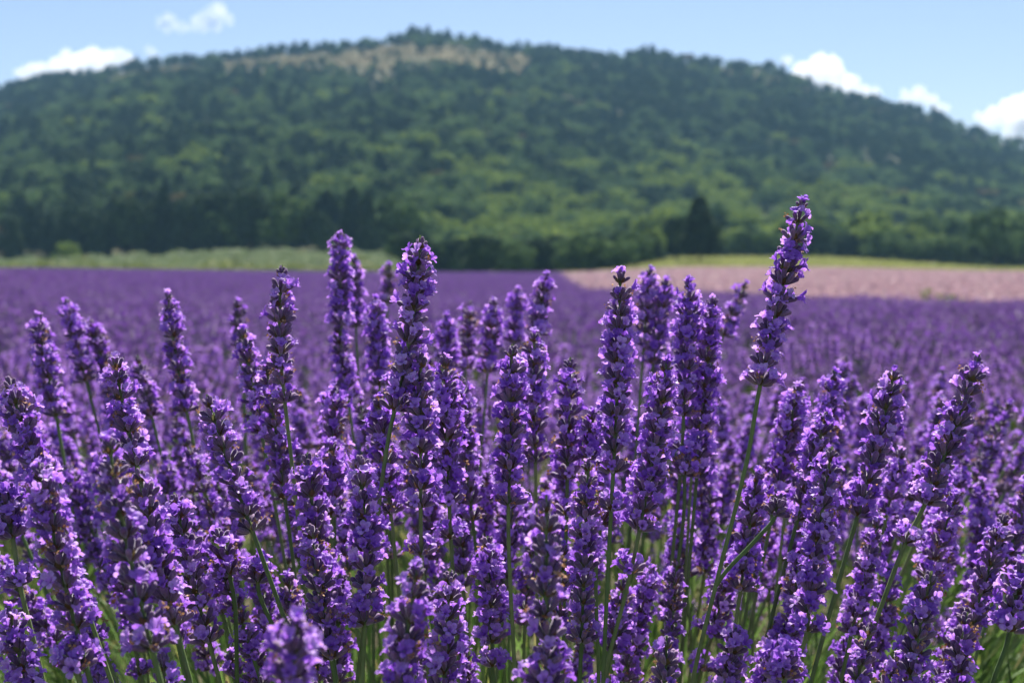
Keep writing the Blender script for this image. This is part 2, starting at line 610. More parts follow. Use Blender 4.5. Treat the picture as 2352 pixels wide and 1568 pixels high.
def tree(kd, px, d, h, label, wid=1.0, group=None, zoff=0.0, base_py=None):
    x = (px - 1176) / F_PX * d
    y = d
    z = hill_z(x, y) - 0.15 + zoff
    r = bpy.data.objects.new(kd, None)
    COL.objects.link(r)
    r.location = (x, y, z)
    r.rotation_euler = (0, 0, rnd.random() * 6.28)
    r.scale = (h * wid, h * wid, h)
    r.empty_display_size = 0.3
    cm, tm = rnd.choice(TREE_KINDS[kd])
    link('crown', cm, r)
    link('trunk', tm, r)
    tag(r, label, 'tree', group)
    return r


# row of dark pines along the foot of the hill, left
for i in range(25):
    px = 40 + i * 38 + rnd.uniform(-12, 12)
    d = rnd.uniform(258, 285)
    hh = rnd.uniform(8.0, 11.5) + (2.2 if px > 300 else 0)
    k = rnd.choice(['dark_pine', 'tall_pine', 'tall_pine']) if rnd.random() < 0.8 else ('conifer' if rnd.random() < .5 else 'oak')
    tree(k, px, d, hh, 'dark tree in the row behind the silver green strip at the foot of the hill', rnd.uniform(0.8, 1.1), 'dark trees behind the silver green strip')
tree('broadleaf_tree', 155, 252, 4.6, 'small light green tree at the left end of the dark tree row', 1.2)
# dense dark thicket in the middle standing at the field edge
for i in range(27):
    px = 925 + i * 22 + rnd.uniform(-8, 8)
    d = rnd.uniform(196, 222)
    hh = rnd.uniform(5.6, 7.4) - 0.6 * (px > 1450)
    tree('dark_pine' if i % 3 else 'oak', px, d, hh, 'dark bushy tree in the dense clump behind the purple field, between the green strip and the pink field',
         rnd.uniform(1.0, 1.35), 'dark trees in the central clump', zoff=-1.1)
tree('broadleaf_tree', 1497, 232, 6.6, 'bright yellow green tree at the right end of the dark clump', 0.9, zoff=-0.5)
tree('dark_pine', 1552, 214, 7.6, 'slimmer dark tree left of the tall lone dark tree by the pink field', 0.75, zoff=-0.3)
tree('tall_pine', 1606, 200, 9.3, 'tall dark pine standing alone at the edge of the meadow', 1.15)
for i in range(26):
    px = 1640 + i * 31 + rnd.uniform(-10, 10)
    d = rnd.uniform(262, 280)
    tree(rnd.choice(['oak', 'oak', 'broadleaf_tree', 'dark_pine']), px, d, rnd.uniform(5.5, 7.5),
         'low bushy tree in the hedge line behind the yellow green meadow', rnd.uniform(1.0, 1.3), 'bushy trees behind the meadow')
for i in range(24):
    px = 1420 + i * 42 + rnd.uniform(-14, 14)
    d = rnd.uniform(300, 345)
    tree(rnd.choice(['broadleaf_tree', 'broadleaf_tree', 'oak']), px, d, rnd.uniform(9, 12),
         'taller light green tree rising behind the low bushy trees', rnd.uniform(0.85, 1.15), 'light green trees on the lower slope')
tree('oak', 2285, 255, 11.5, 'tall dark rounded tree at the far right of the hedge line', 0.9)
tree('oak', 2345, 262, 12.5, 'tallest dark tree at the right edge of the picture', 0.95)
# trees standing against the sky
ridge = [(60, 6), (95, 5), (165, 5), (330, 5), (356, 5.5), (395, 5), (432, 6), (470, 5), (500, 6), (560, 5), (590, 5.5), (622, 6.5), (655, 7.5), (680, 8.5), (708, 8.5),
         (735, 6.5), (752, 7), (772, 7), (795, 6), (842, 5), (868, 6), (900, 7), (925, 8), (948, 10), (968, 8), (984, 9), (1005, 7), (1030, 8.5), (1062, 8), (1090, 8), (1120, 7),
         (1150, 7), (1180, 7), (1215, 6.5), (1245, 7), (1275, 6.5), (1305, 6), (1340, 6), (1372, 5.5), (1410, 5), (1440, 6), (1468, 8), (1495, 9), (1520, 7), (1560, 6), (1600, 5),
         (1688, 5.5), (1762, 6.5), (2055, 5), (2165, 5), (2225, 5)]
for i, (px, hh) in enumerate(ridge):
    tree('tall_pine' if hh > 6.5 and i % 2 else rnd.choice(['dark_pine', 'oak', 'tall_pine']), px + rnd.uniform(-3, 3), rnd.uniform(884, 902), hh,
         'small dark tree standing against the sky on the crest of the hill', rnd.uniform(1.0, 1.5), 'trees on the hill crest', zoff=-0.4)
for px, d in [(975, 848), (968, 838), (505, 850), (470, 846), (780, 842), (1010, 850)]:
    tree('oak', px, d, 7.5, 'dark tree standing in the bare ochre slope below the crest', 1.2, 'dark trees in the ochre slope')

def ordinal(n):
    return f"{n}{'th' if 10 <= n % 100 <= 20 else {1: 'st', 2: 'nd', 3: 'rd'}.get(n % 10, 'th')}"


rows = {'dark trees behind the silver green strip': '{} dark tree from the left in the row behind the silver green strip',
        'dark trees in the central clump': '{} tree from the left in the dark central clump behind the purple field',
        'bushy trees behind the meadow': '{} low bushy tree from the left in the line behind the meadow',
        'light green trees on the lower slope': '{} taller tree from the left rising behind the low bushy line',
        'trees on the hill crest': '{} small tree from the left standing on the hill crest',
        'dark trees in the ochre slope': '{} dark tree from the left on the ochre slope'}
for g, pat in rows.items():
    mem = sorted([o for o in COL.objects if o.get('group') == g], key=lambda o: o.location.x / o.location.y)
    for i, o in enumerate(mem):
        o['label'] = pat.format(ordinal(i + 1))

# the wood that covers the hill
wood_src = []
for shape, mat in [('pine', 'crown_pine'), ('spire', 'crown_pine'), ('spire', 'crown_pine'), ('round', 'crown_mid'), ('round', 'crown_mid'), ('round', 'crown_light'), ('round', 'crown_light'), ('round', 'crown_dry')]:
    wood_src.append(mesh_of('wood_tree', crown_data(shape, 650, mat), False))
P_, R_, S_, V_ = [], [], [], []
y = 285.0
while y < 930:
    step = 5.6 + 1.6 * (y / 900)
    half = y * 0.52
    x = -half
    while x < half:
        xx = x + rnd.uniform(-2.6, 2.6)
        yy = y + rnd.uniform(-2.6, 2.6)
        x += step
        u = xx / yy
        if yy > 905 and rnd.random() < 0.3:
            continue
        if in_ochre(u, yy) and rnd.random() < 0.93 - 0.45 * float(sm(1020, 1250, u * F_PX + 1176)):
            continue
        n1 = noise.noise(Vector((xx * 0.02, yy * 0.02, 1)))
        n2 = noise.noise(Vector((xx * 0.055, yy * 0.055, 7)))
        if n2 < -0.42 and rnd.random() < 0.6:
            continue
        lightness = 0.40 * n1 + 0.55 * n2 + 0.50 * float(sm(-0.12, 0.05, u)) * (1 - float(sm(380, 640, yy))) - 0.15 * float(sm(600, 800, yy)) - 0.08
        q = lightness + rnd.uniform(-0.22, 0.22)
        if rnd.random() < 0.012:
            v = 7
        elif q < -0.16:
            v = rnd.choice([0, 1, 2])
        elif q < 0.24:
            v = rnd.choice([3, 4, 3, 0])
        else:
            v = rnd.choice([5, 6])
        hh = rnd.choice([rnd.uniform(5, 7), rnd.uniform(7, 11)]) * (1.15 if v <= 2 else 1.0)
        if yy > 700 and (in_ochre(u, yy + 55) or in_ochre(u, yy + 25) or in_ochre(u, yy)):
            hh = rnd.uniform(3.5, 5)
        if yy > 820:
            hh *= 0.75
        P_.append((xx, yy, hill_z(xx, yy) - 0.18 * hh))
        R_.append((0, 0, rnd.random() * 6.28))
        w = rnd.uniform(0.95, 1.45)
        S_.append((hh * w, hh * w, hh))
        V_.append(v)
    y += step * 0.95
scatter('hillside_woods', P_, R_, S_, V_, wood_src, 'mixed dark and light green woods covering the hillside')


scrub_src = [mesh_of('scrub', crown_data('round', 260, m_), False) for m_ in ('crown_dry', 'crown_dry', 'crown_mid')]
P_, R_, S_, V_ = [], [], [], []
y = 745.0
while y < 895:
    x = -0.30 * y
    while x < 0.06 * y:
        xx, yy = x + rnd.uniform(-1.4, 1.4), y + rnd.uniform(-1.4, 1.4)
        x += 2.9
        if in_ochre(xx / yy, yy) and rnd.random() < 0.42 + 0.5 * noise.noise(Vector((xx * .05, yy * .05, 1))):
            hh = rnd.uniform(0.8, 1.9)
            w = rnd.uniform(1.2, 2.0)
            P_.append((xx, yy, hill_z(xx, yy) - 0.3 * hh))
            R_.append((0, 0, rnd.random() * 6))
            S_.append((hh * w, hh * w, hh))
            V_.append(rnd.choice([0, 0, 1, 1, 2]))
    y += 2.9
scatter('hilltop_scrub', P_, R_, S_, V_, scrub_src, 'low olive brown scrub and dry tufts on the open slope below the crest')


# ------------------------------------------------------------------ crops in the distance
def tuft(mat, n, rad, h, size, mat2=None, frac=0.5, dome=True):
    rs = np.random.RandomState(rnd.randint(0, 10 ** 6))
    def cloud(k, zlo, zhi):
        ph = rs.rand(k) * 6.28
        rr = rs.rand(k) ** 0.5
        zz = (zlo + (zhi - zlo) * rs.rand(k)) * h * ((1 - 0.55 * rr ** 2) if dome else 1)
        return np.stack([np.cos(ph) * rr * rad, np.sin(ph) * rr * rad, zz], 1)
    k1 = int(n * frac) if mat2 else n
    v, f, t = leaf_cards(cloud(k1, 0.0 if not mat2 else 0.72, 1.0), size * (0.6 + 0.8 * rs.rand(k1)), None, aspect=0.45)
    d = dict(v=v, f=f, m=np.zeros(len(f)), t=t, a=np.full(len(v), .5), mats=[mat])
    if mat2:
        v2, f2, t2 = leaf_cards(cloud(n - k1, 0.0, 0.72), size * (0.6 + 0.8 * rs.rand(n - k1)), None, aspect=0.35)
        d['f'] = np.concatenate([f, f2 + len(v)])
        d['m'] = np.concatenate([d['m'], np.ones(len(f2))])
        d['v'] = np.concatenate([v, v2])
        d['t'] = np.concatenate([t, t2])
        d['a'] = np.full(len(d['v']), .5)
        d['mats'] = [mat, mat2]
    return d


def pink_near(x):
    return float(np.interp(x, [1.0, 2.1, 5.8, 8.2, 12, 40], [44, 42, 35, 22.5, 19, 17])) + 1.2 * noise.noise(Vector((x * 0.9, 0, 5)))


def in_pink(x, y):
    left = 2.0 + (y - 42) * 0.028 + 0.35 * noise.noise(Vector((y * 0.4, 3, 0)))
    return y > pink_near(x) and x > left and y < 156 - max(0, x - 10) * 0.1


pink_src = [mesh_of('pink_clump', tuft('pink', 190, 0.62, 0.62, 0.055, 'weed', 0.66), False) for _ in range(3)]
P_, R_, S_, V_ = [], [], [], []
y = 16.0
while y < 158:
    st = 0.62 if y < 60 else 0.95
    x = -1.0
    while x < y * 0.5 + 6:
        xx, yy = x + rnd.uniform(-.2, .2), y + rnd.uniform(-.2, .2)
        x += st
        if in_pink(xx, yy):
            P_.append((xx, yy, land1(xx, yy) - 0.04))
            R_.append((0, 0, rnd.random() * 6.28))
            s = rnd.uniform(0.85, 1.15) * (1 if y < 60 else 1.35)
            S_.append((s, s, rnd.uniform(0.85, 1.05)))
            V_.append(rnd.randrange(3))
    y += st
scatter('pink_flower_field', P_, R_, S_, V_, pink_src, 'pale pink flowering crop in a band beyond the purple lavender')

weed_src = [mesh_of('weed_clump', tuft('weed', 120, 0.35, 0.6, 0.06), False) for _ in range(2)]
P_, R_, S_, V_ = [], [], [], []
for i in range(260):
    t = rnd.random() ** 0.6
    x = 2.0 + t * 10
    y0 = pink_near(x)
    if rnd.random() < 0.12 + 0.5 * t:
        s = rnd.uniform(0.5, 1.1)
        y = y0 + rnd.uniform(-0.4, 0.5)
        P_.append((x, y, land1(x, y)))
        R_.append((0, 0, rnd.random() * 6))
        S_.append((s, s, s * rnd.uniform(0.8, 1.2)))
        V_.append(rnd.randrange(2))
scatter('weeds', P_, R_, S_, V_, weed_src, 'green and yellow weeds along the near edge of the pink field')

silver_src = [mesh_of('silver_bush', tuft('silver', 260, 0.9, 1.0, 0.10, 'weed', 0.8), False) for _ in range(3)]
silver_src.append(mesh_of('green_bush', tuft('weed', 260, 0.9, 0.9, 0.10, 'crown_mid', 0.6), False))
P_, R_, S_, V_ = [], [], [], []
y = 150.0
while y < 224:
    x = -0.55 * y
    while x < -0.072 * y:
        xx, yy = x + rnd.uniform(-.5, .5), y + rnd.uniform(-.5, .5)
        x += 1.35
        s = rnd.uniform(0.6, 1.5) * (1 if rnd.random() > 0.08 else 1.6)
        P_.append((xx, yy, land1(xx, yy) - 0.1))
        R_.append((0, 0, rnd.random() * 6))
        S_.append((s, s, s * 0.85))
        V_.append(3 if yy < 163 + 9 * noise.noise(Vector((xx * .12, 0, 0))) or rnd.random() < .06 else rnd.randrange(3))
    y += 1.35
scatter('silver_green_crop', P_, R_, S_, V_, silver_src, 'silver green bushes in a strip on the low bank beyond the purple field')

grass_src = [mesh_of('grass_clump', tuft('grass', 90, 0.8, 0.35, 0.09), False) for _ in range(2)]
P_, R_, S_, V_ = [], [], [], []
y = 150.0
while y < 262:
    x = 0.02 * y
    while x < 0.52 * y:
        xx, yy = x + rnd.uniform(-.8, .8), y + rnd.uniform(-.8, .8)
        x += 2.1
        if not in_pink(xx, yy):
            s = rnd.uniform(0.8, 1.6)
            P_.append((xx, yy, land1(xx, yy) - 0.03))
            R_.append((0, 0, rnd.random() * 6))
            S_.append((s, s, s))
            V_.append(rnd.randrange(2))
    y += 2.1
scatter('meadow_grass', P_, R_, S_, V_, grass_src, 'short yellow green grass on the meadow')


# ------------------------------------------------------------------ lavender: the pieces
MM = 0.001


def calyx_data(nseg=9, rings=7, rs=1.0, seed=0):
    prof = [(0.0, 0.40), (0.12, 0.78), (0.32, 1.08), (0.58, 1.30), (0.80, 1.34), (0.93, 1.10), (1.0, 0.60)]
    if rings == 4:
        prof = [(0.0, 0.45), (0.40, 1.15), (0.82, 1.32), (1.0, 0.65)]
    if rings == 3:
        prof = [(0.0, 0.6), (0.6, 1.3), (1.0, 0.5)]
    L = 7.0
    b = MB()
    v, al = [], []
    bend = rnd.uniform(-0.5, 0.5)
    for t, r in prof:
        for i in range(nseg):
            an = i / nseg * 2 * math.pi
            rr = r * (1.0 if i % 3 or nseg < 8 else 0.86) * rs
            v.append(((math.cos(an) * rr + bend * t * t) * MM, math.sin(an) * rr * MM, t * L * MM))
            al.append(t)
    k = len(prof)
    f = [(a * nseg + i, a * nseg + (i + 1) % nseg, (a + 1) * nseg + (i + 1) % nseg, (a + 1) * nseg + i) for a in range(k - 1) for i in range(nseg)]
    v.append((bend * MM, 0, L * 1.03 * MM))
    al.append(1)
    f += [((k - 1) * nseg + i, (k - 1) * nseg + (i + 1) % nseg, len(v) - 1) for i in range(nseg)]
    b.add(v, f, 'calyx', along=al)
    return b.data()


def floret_data(detail=2, size=1.0, closed=0.0):
    """a corolla: short tube and five flaring crumpled lobes; opens along +z"""
    b = MB()
    ns = 10 if detail == 2 else 5
    rings = [(0.0, 0.75), (1.6, 1.05), (3.0, 1.45)] if detail == 2 else [(0.0, 0.8), (3.0, 1.35)]
    v, al = [], []
    for z, r in rings:
        for i in range(ns):
            an = i / ns * 2 * math.pi
            v.append((math.cos(an) * r * MM * size, math.sin(an) * r * MM * size, z * MM * size))
            al.append(z / 7)
    f = [(a * ns + i, a * ns + (i + 1) % ns, (a + 1) * ns + (i + 1) % ns, (a + 1) * ns + i) for a in range(len(rings) - 1) for i in range(ns)]
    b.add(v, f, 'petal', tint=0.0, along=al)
    lobes = [(62, 4.6, 2.0), (118, 4.6, 2.0), (195, 3.2, 1.5), (270, 3.6, 1.7), (345, 3.2, 1.5)]
    nu, nw = (5, 4) if detail == 2 else (2, 1)
    for ang, ln, wd in lobes:
        a0 = R(ang + rnd.uniform(-9, 9))
        ln *= rnd.uniform(0.78, 1.14) * size
        wd *= rnd.uniform(0.70, 1.0) * size
        bend0 = R(rnd.uniform(12, 38)) * (1 - closed)
        bend1 = R(rnd.uniform(55, 130)) * (1 - closed) + R(20) * closed
        ph, ph2 = rnd.uniform(0, 6.28), rnd.uniform(0, 6.28)
        rip = rnd.uniform(0.35, 0.85) * size
        ca, sa = math.cos(a0), math.sin(a0)
        r, z = 1.25 * size, 2.9 * size
        v, al = [], []
        for iu in range(nu + 1):
            t = iu / nu
            if iu:
                an = bend0 + (bend1 - bend0) * (t - 0.5 / nu)
                r += math.sin(an) * ln / nu
                z += math.cos(an) * ln / nu
            an = bend0 + (bend1 - bend0) * t
            hw = wd * (0.55 + 0.62 * math.sin(min(1, t * 1.08) * math.pi * 0.62)) * (1.0 if t < 0.75 else 1 - 2.6 * (t - 0.75) ** 1.2 * 1.6)
            for iw in range(nw + 1):
                s = iw / nw * 2 - 1
                off = rip * t * (math.sin(s * 3.2 + ph) * 0.8 + 0.5 * math.sin(t * 6 + ph2)) + 0.35 * size * s * s * t
                rr = r - off * math.cos(an)
                zz = z + off * math.sin(an) - 0.25 * size * (s * s) * t * t
                wv = s * hw
                v.append(((ca * rr - sa * wv) * MM, (sa * rr + ca * wv) * MM, zz * MM))
                al.append(0.42 + 0.58 * t)
        w = nw + 1
        f = [(a * w + i, a * w + i + 1, (a + 1) * w + i + 1, (a + 1) * w + i) for a in range(nu) for i in range(nw)]
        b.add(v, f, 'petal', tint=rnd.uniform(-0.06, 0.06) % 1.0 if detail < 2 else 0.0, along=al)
    return b.data()


def dried_data():
    b = MB()
    for k in range(5):
        p = Vector((rnd.uniform(-.8, .8), rnd.uniform(-.8, .8), 0.3 + k * 0.45))
        q = Vector((rnd.gauss(0, 1), rnd.gauss(0, 1), rnd.uniform(0.2, 1.4))).normalized()
        s = q.orthogonal().normalized()
        l, w = rnd.uniform(1.2, 2.4), rnd.uniform(0.5, 0.9)
        mid = p + q * l * 0.55 + q.cross(s) * rnd.uniform(-.5, .5)
        tip = p + q * l + Vector((rnd.uniform(-.6, .6), rnd.uniform(-.6, .6), -0.3))
        v = [p, mid + s * w, tip, mid - s * w, mid + q.cross(s) * 0.5]
        b.add([tuple(x * MM) for x in v], [(0, 1, 4), (1, 2, 4), (2, 3, 4), (3, 0, 4)], 'dried', along=[0, .5, 1, .5, .5])
    return b.data()


def bract_piece(b, an, r0=0.9, ln=4.5, wd=1.9):
    ca, sa = math.cos(an), math.sin(an)
    pts = [(r0, 0, -0.6), (r0 + ln * .42, wd, ln * .30), (r0 + ln * .75, 0, ln * .85), (r0 + ln * .42, -wd, ln * .30), (r0 + ln * .52, 0, ln * .15)]
    b.add([((ca * x - sa * y) * MM, (sa * x + ca * y) * MM, z * MM) for x, y, z in pts], [(0, 1, 4), (1, 2, 4), (2, 3, 4), (3, 0, 4)], 'bract', along=[0, .5, 1, .5, .3])


def core_data(nb=4):
    """the joint of the stem in a whorl with its papery bracts"""
    b = MB()
    ns = 6
    v = []
    for z, r in [(-1.5, 1.0), (0.5, 1.5), (2.5, 1.3), (5.0, 0.9)]:
        for i in range(ns):
            an = i / ns * 2 * math.pi
            v.append((math.cos(an) * r * MM, math.sin(an) * r * MM, z * MM))
    f = [(a * ns + i, a * ns + (i + 1) % ns, (a + 1) * ns + (i + 1) % ns, (a + 1) * ns + i) for a in range(3) for i in range(ns)]
    b.add(v, f, 'stem')
    for k in range(nb):
        bract_piece(b, k * 2 * math.pi / nb + rnd.uniform(-.3, .3))
    return b.data()


def whorl_layout(kind, bloom=None):
    """pieces of one whorl: [(type, matrix)]"""
    out = []
    if kind == 'top':
        n = rnd.randint(6, 9)
        for i in range(n):
            an = i * 2.4 + rnd.uniform(-.3, .3)
            k = (i + 0.5) / n
            el = R(88 - 46 * k + rnd.uniform(-6, 6))
            rr = 0.4 + 1.1 * k
            z = 2.5 * (1 - k)
            out.append(('c', an, el, rr, z, rnd.uniform(0.72, 0.98)))
        nf = rnd.choice([0, 0, 1, 2, 3])
        for i in range(nf):
            out.append(('f', rnd.uniform(0, 6.28), R(rnd.uniform(55, 85)), 0.8, 5.2, rnd.uniform(0.7, 0.95)))
        return finish(out)
    n = {'mid': rnd.randint(9, 12), 'low': rnd.randint(11, 14)}[kind]
    bl = bloom if bloom is not None else rnd.uniform(0.42, 0.82)
    for i in range(n):
        an = i / n * 2 * math.pi + rnd.uniform(-.25, .25)
        outer = i % 2
        el = R((36 if outer else 58) + rnd.uniform(-9, 9)) if kind == 'mid' else R((26 if outer else 50) + rnd.uniform(-8, 8))
        rr = 1.3 + 0.3 * outer + (0.5 if kind == 'low' else 0)
        z = (0.0 if outer else 1.3) + rnd.uniform(-.5, .5)
        s = rnd.uniform(0.86, 1.2)
        out.append(('c', an, el, rr, z, s))
        q = rnd.random()
        if q < bl:
            # the open flower sits in the mouth of its calyx
            L = 5.6 * s
            out.append(('f', an + rnd.uniform(-.12, .12), el + R(rnd.uniform(-14, 12)), rr + math.cos(el) * L, z + math.sin(el) * L, rnd.uniform(0.66, 1.0)))
        elif q < bl + (0.13 if kind == 'mid' else 0.30):
            L = 6.4 * s
            out.append(('d', an, el, rr + math.cos(el) * L, z + math.sin(el) * L, rnd.uniform(0.8, 1.3)))
    return finish(out)


def finish(lst):
    res = []
    for ty, an, el, rr, z, s in lst:
        p = Vector((math.cos(an) * rr, math.sin(an) * rr, z)) * MM
        ax = Vector((math.cos(an) * math.cos(el), math.sin(an) * math.cos(el), math.sin(el)))
        q = ax.to_track_quat('Z', 'Y')
        # keep the upper lip of a flower towards the top of the spike
        q = q @ Quaternion((0, 0, 1), rnd.uniform(-.5, .5) if ty == 'f' else rnd.uniform(0, 6.28))
        res.append((ty, Matrix.Translation(p) @ q.to_matrix().to_4x4() @ Matrix.Scale(s, 4)))
    return res


HI = dict(c=[calyx_data() for _ in range(4)], f=[floret_data(2, 1.0, 0.0 if i < 6 else 0.5) for i in range(8)], d=[dried_data() for _ in range(3)], w=[core_data() for _ in range(4)])
MID = dict(c=[quadify(calyx_data(6, 4)) for _ in range(3)], f=[quadify(floret_data(2)) for i in range(6)], d=[quadify(dried_data()) for _ in range(2)], w=[quadify(core_data()) for _ in range(3)])
LOW = dict(c=[quadify(calyx_data(4, 3)) for _ in range(3)], f=[quadify(floret_data(1)) for i in range(5)], d=[quadify(dried_data())], w=[quadify(core_data(2))])
HIM = {k: [mesh_of({'c': 'calyx', 'f': 'floret', 'd': 'dried_floret', 'w': 'whorl'}[k], d) for d in v] for k, v in HI.items()}
PIECE = {'c': 'calyx', 'f': 'floret', 'd': 'dried_floret'}
MATS = ['petal', 'calyx', 'dried', 'stem', 'bract']


def joined_whorl(kind, src, bloom=None):
    parts = [(rnd.choice(src[ty]), m) for ty, m in whorl_layout(kind, bloom)]
    parts.append((rnd.choice(src['w']), Matrix.Identity(4)))
    return join(parts, MATS)


MIDM = {(k, st): [mesh_of('whorl', joined_whorl(k, MID, b)) for _ in range(n)] for k, n in (('top', 3), ('mid', 6), ('low', 3))
        for st, b in enumerate((0.30, 0.58, 0.82))}
LOWW = {k: [joined_whorl(k, LOW) for _ in range(n)] for k, n in (('top', 4), ('mid', 8), ('low', 4))}


def bez(p0, p1, p2, p3, t):
    s = 1 - t
    return p0 * s ** 3 + p1 * 3 * s * s * t + p2 * 3 * s * t * t + p3 * t ** 3


def tube_data(pts, radii, n=8, mat='stem'):
    v, al = [], []
    for i, p in enumerate(pts):
        ax = (pts[min(i + 1, len(pts) - 1)] - pts[max(i - 1, 0)]).normalized()
        if i == 0:
            side = ax.orthogonal().normalized()
        side = (side - ax * side.dot(ax)).normalized()
        o2 = ax.cross(side)
        for k in range(n):
            an = k / n * 2 * math.pi
            r = radii[i] * (1.0 if n < 8 or k % 2 == 0 else 0.80)
            v.append(tuple(p + side * math.cos(an) * r + o2 * math.sin(an) * r))
            al.append(i / (len(pts) - 1))
    f = [(a * n + i, a * n + (i + 1) % n, (a + 1) * n + (i + 1) % n, (a + 1) * n + i) for a in range(len(pts) - 1) for i in range(n)]
    b = MB()
    b.add(v, f, mat, along=al)
    return b.data()


n_stalks = 0


def stalk(T, B, via=None, lowers=(), hero=False, label='', group=None, bend=0.0, width=1.0, root=None, bloom=None):
    """T tip of the flower head, B its lower end, via: points the bare stem passes, lowers: places on the stem below the
    head (metres from B) where a separate whorl sits"""
    global n_stalks
    n_stalks += 1
    ax = (T - B)
    L = ax.length
    axn = ax.normalized()
    side = axn.cross(Vector((0, 1, 0))).normalized()
    mid = (T + B) / 2 + side * bend * L
    # head curve B..T, then the stem B..ground
    head = [B * (1 - t) ** 2 + mid * 2 * t * (1 - t) + T * t * t for t in [i / 24 for i in range(25)]]
    tb = (head[0] - head[1]).normalized()
    if root is None:
        last = via[-1] if via else B
        dirn = (via[-1] - (via[-2] if len(via) > 1 else B)).normalized() if via else tb
        dirn = (dirn + Vector((0, 0, -0.35))).normalized()
        gz = land1(last.x, last.y)
        k = (last.z - gz) / max(0.4, -dirn.z)
        root = last + dirn * k
        root.z = gz - 0.01
    stem = []
    knots = [B] + list(via or []) + [root]
    for i in range(len(knots) - 1):
        a, b_ = knots[i], knots[i + 1]
        d = (b_ - a).length
        ta = tb if i == 0 else (knots[i + 1] - knots[i - 1]).normalized()
        tz = (knots[i + 2] - knots[i]).normalized() if i + 2 < len(knots) else (b_ - a + Vector((0, 0, -0.5 * d))).normalized()
        m = 10 if d > 0.1 else 7
        for k in range(m):
            stem.append(bez(a, a + ta * d * .33, b_ - tz * d * .33, b_, k / m))
    stem.append(root)
    # small natural kinks
    path = stem[::-1] + head[1:]
    E = bpy.data.objects.new('lavender_stalk', None)
    COL.objects.link(E)
    E.location = root
    E.empty_display_size = 0.01
    tag(E, label, 'lavender flower', group)
    rad = []
    for i in range(len(path)):
        rad.append((1.35 if i < len(stem) else 1.1 - 0.45 * (i - len(stem)) / 24) * MM * (0.92 + 0.08 * width))
    link('stem', mesh_of('stem', tube_data([p - root for p in path], rad)), E)

    if bloom is None:
        bloom = rnd.uniform(0.42, 0.88)
    stage = 0 if bloom < 0.47 else (1 if bloom < 0.68 else 2)

    def put(pos, axis, kind, s):
        spin = rnd.uniform(0, 6.28)
        m4 = frame(pos - root, axis, spin, s)
        if hero:
            w = link('whorl', rnd.choice(HIM['w']), E, m4)
            for ty, m in whorl_layout(kind, min(.9, max(.1, bloom + rnd.uniform(-.22, .16)))):
                link(PIECE[ty], rnd.choice(HIM[ty]), w, m)
        else:
            link('whorl', rnd.choice(MIDM[(kind, min(2, max(0, stage + rnd.choice([-1, 0, 0, 1]))))]), E, m4)
    n = max(3, round(L / 0.0088))
    for i in range(n):
        t = (i + 0.15 + (rnd.uniform(-.10, .10) if 0 < i < n - 1 else 0)) / n
        t = t ** 0.94
        k = min(len(head) - 2, int(t * 24))
        fr = t * 24 - k
        pos = head[k].lerp(head[k + 1], fr)
        axis = (head[k + 1] - head[k]).normalized()
        axis = (axis + Vector((rnd.gauss(0, .055), rnd.gauss(0, .055), rnd.gauss(0, .03)))).normalized()
        kind = 'top' if i == n - 1 else ('low' if i == 0 else 'mid')
        env = 0.56 + 0.49 * math.sin(math.pi * min(0.5, (1 - t) * 0.80 + 0.10))
        put(pos, axis, kind, env * width * rnd.uniform(0.91, 1.09))
    for dl in lowers:
        acc = 0
        for i in range(len(stem) - 1):
            sg = (stem[i + 1] - stem[i]).length
            if acc + sg >= dl:
                put(stem[i].lerp(stem[i + 1], (dl - acc) / sg), (stem[i] - stem[i + 1]).normalized(), 'low', 0.95 * width)
                break
            acc += sg
    return E


# ------------------------------------------------------------------ the flower heads one can point at
# (tip px, tip py, lower-end px, py, depth, stem points, extra whorls mm, hero, bend, width, label)
H = []


def h(tx, ty, bx, by, d, label, via=(), lowers=(), hero=None, bend=0.0, width=1.0, d2=None, bloom=None):
    H.append((tx, ty, bx, by, d, label, via, lowers, (0.70 < d < 0.80) if hero is None else hero, bend, width, d2 if d2 else d, bloom))


h(1848, 452, 1745, 890, .742, 'tallest lavender spike, leaning right high above the others, dark purple against the hill', via=[(1715, 1060), (1645, 1340), (1590, 1568)], bend=.015, width=.92, bloom=.60)
h(965, 540, 905, 948, .745, 'tall sharp lavender spike crossing the tree line in the centre, small pale blossom at its tip', via=[(870, 1165)], bend=-.05, bloom=.62)
h(648, 608, 655, 930, .82, 'slightly soft spike with a rounded tip, first tall one to the left of the central spike', bend=.05, hero=True)
h(782, 532, 783, 752, 1.12, 'blurred tall narrow spike standing up against the silver green strip')
h(815, 590, 818, 755, 1.32, 'thin blurred spike immediately to the right of the blurred tall narrow one', via=[(825, 900)])
h(893, 605, 890, 700, 1.5, 'small blurred spike tip between the thin spike and the central tall spike')
h(385, 668, 430, 950, 1.02, 'tall blurred spike leaning left with a forked pale tip, on the left side', bend=.03)
h(150, 685, 200, 880, 1.2, 'blurred dark spike leaning left, second from the left edge among the distant ones')
h(85, 718, 130, 960, 1.08, 'blurred spike nearest the left edge rising over the purple field')
h(205, 735, 262, 905, 1.22, 'small blurred spike with a pale round tip, right of the dark blurred pair')
h(262, 818, 315, 1075, .79, 'fairly sharp spike with a bright flower on top, behind the big grey-budded one', bend=.02)
h(18, 865, 98, 1110, .775, 'spike at the left edge with a bright blossom tip over grey buds', bend=.02)
h(88, 1060, 178, 1452, .64, 'big soft-focus spike leaning left in the lower left, blossoms lit on its right side', bend=.02)
h(248, 1000, 352, 1500, .585, 'largest nearest spike on the left, thick blurred grey purple buds', bend=.03, width=1.02, bloom=.4)
h(318, 1072, 404, 1440, .67, 'second soft spike pressed against the right side of the largest near one', bend=.02, bloom=.5)
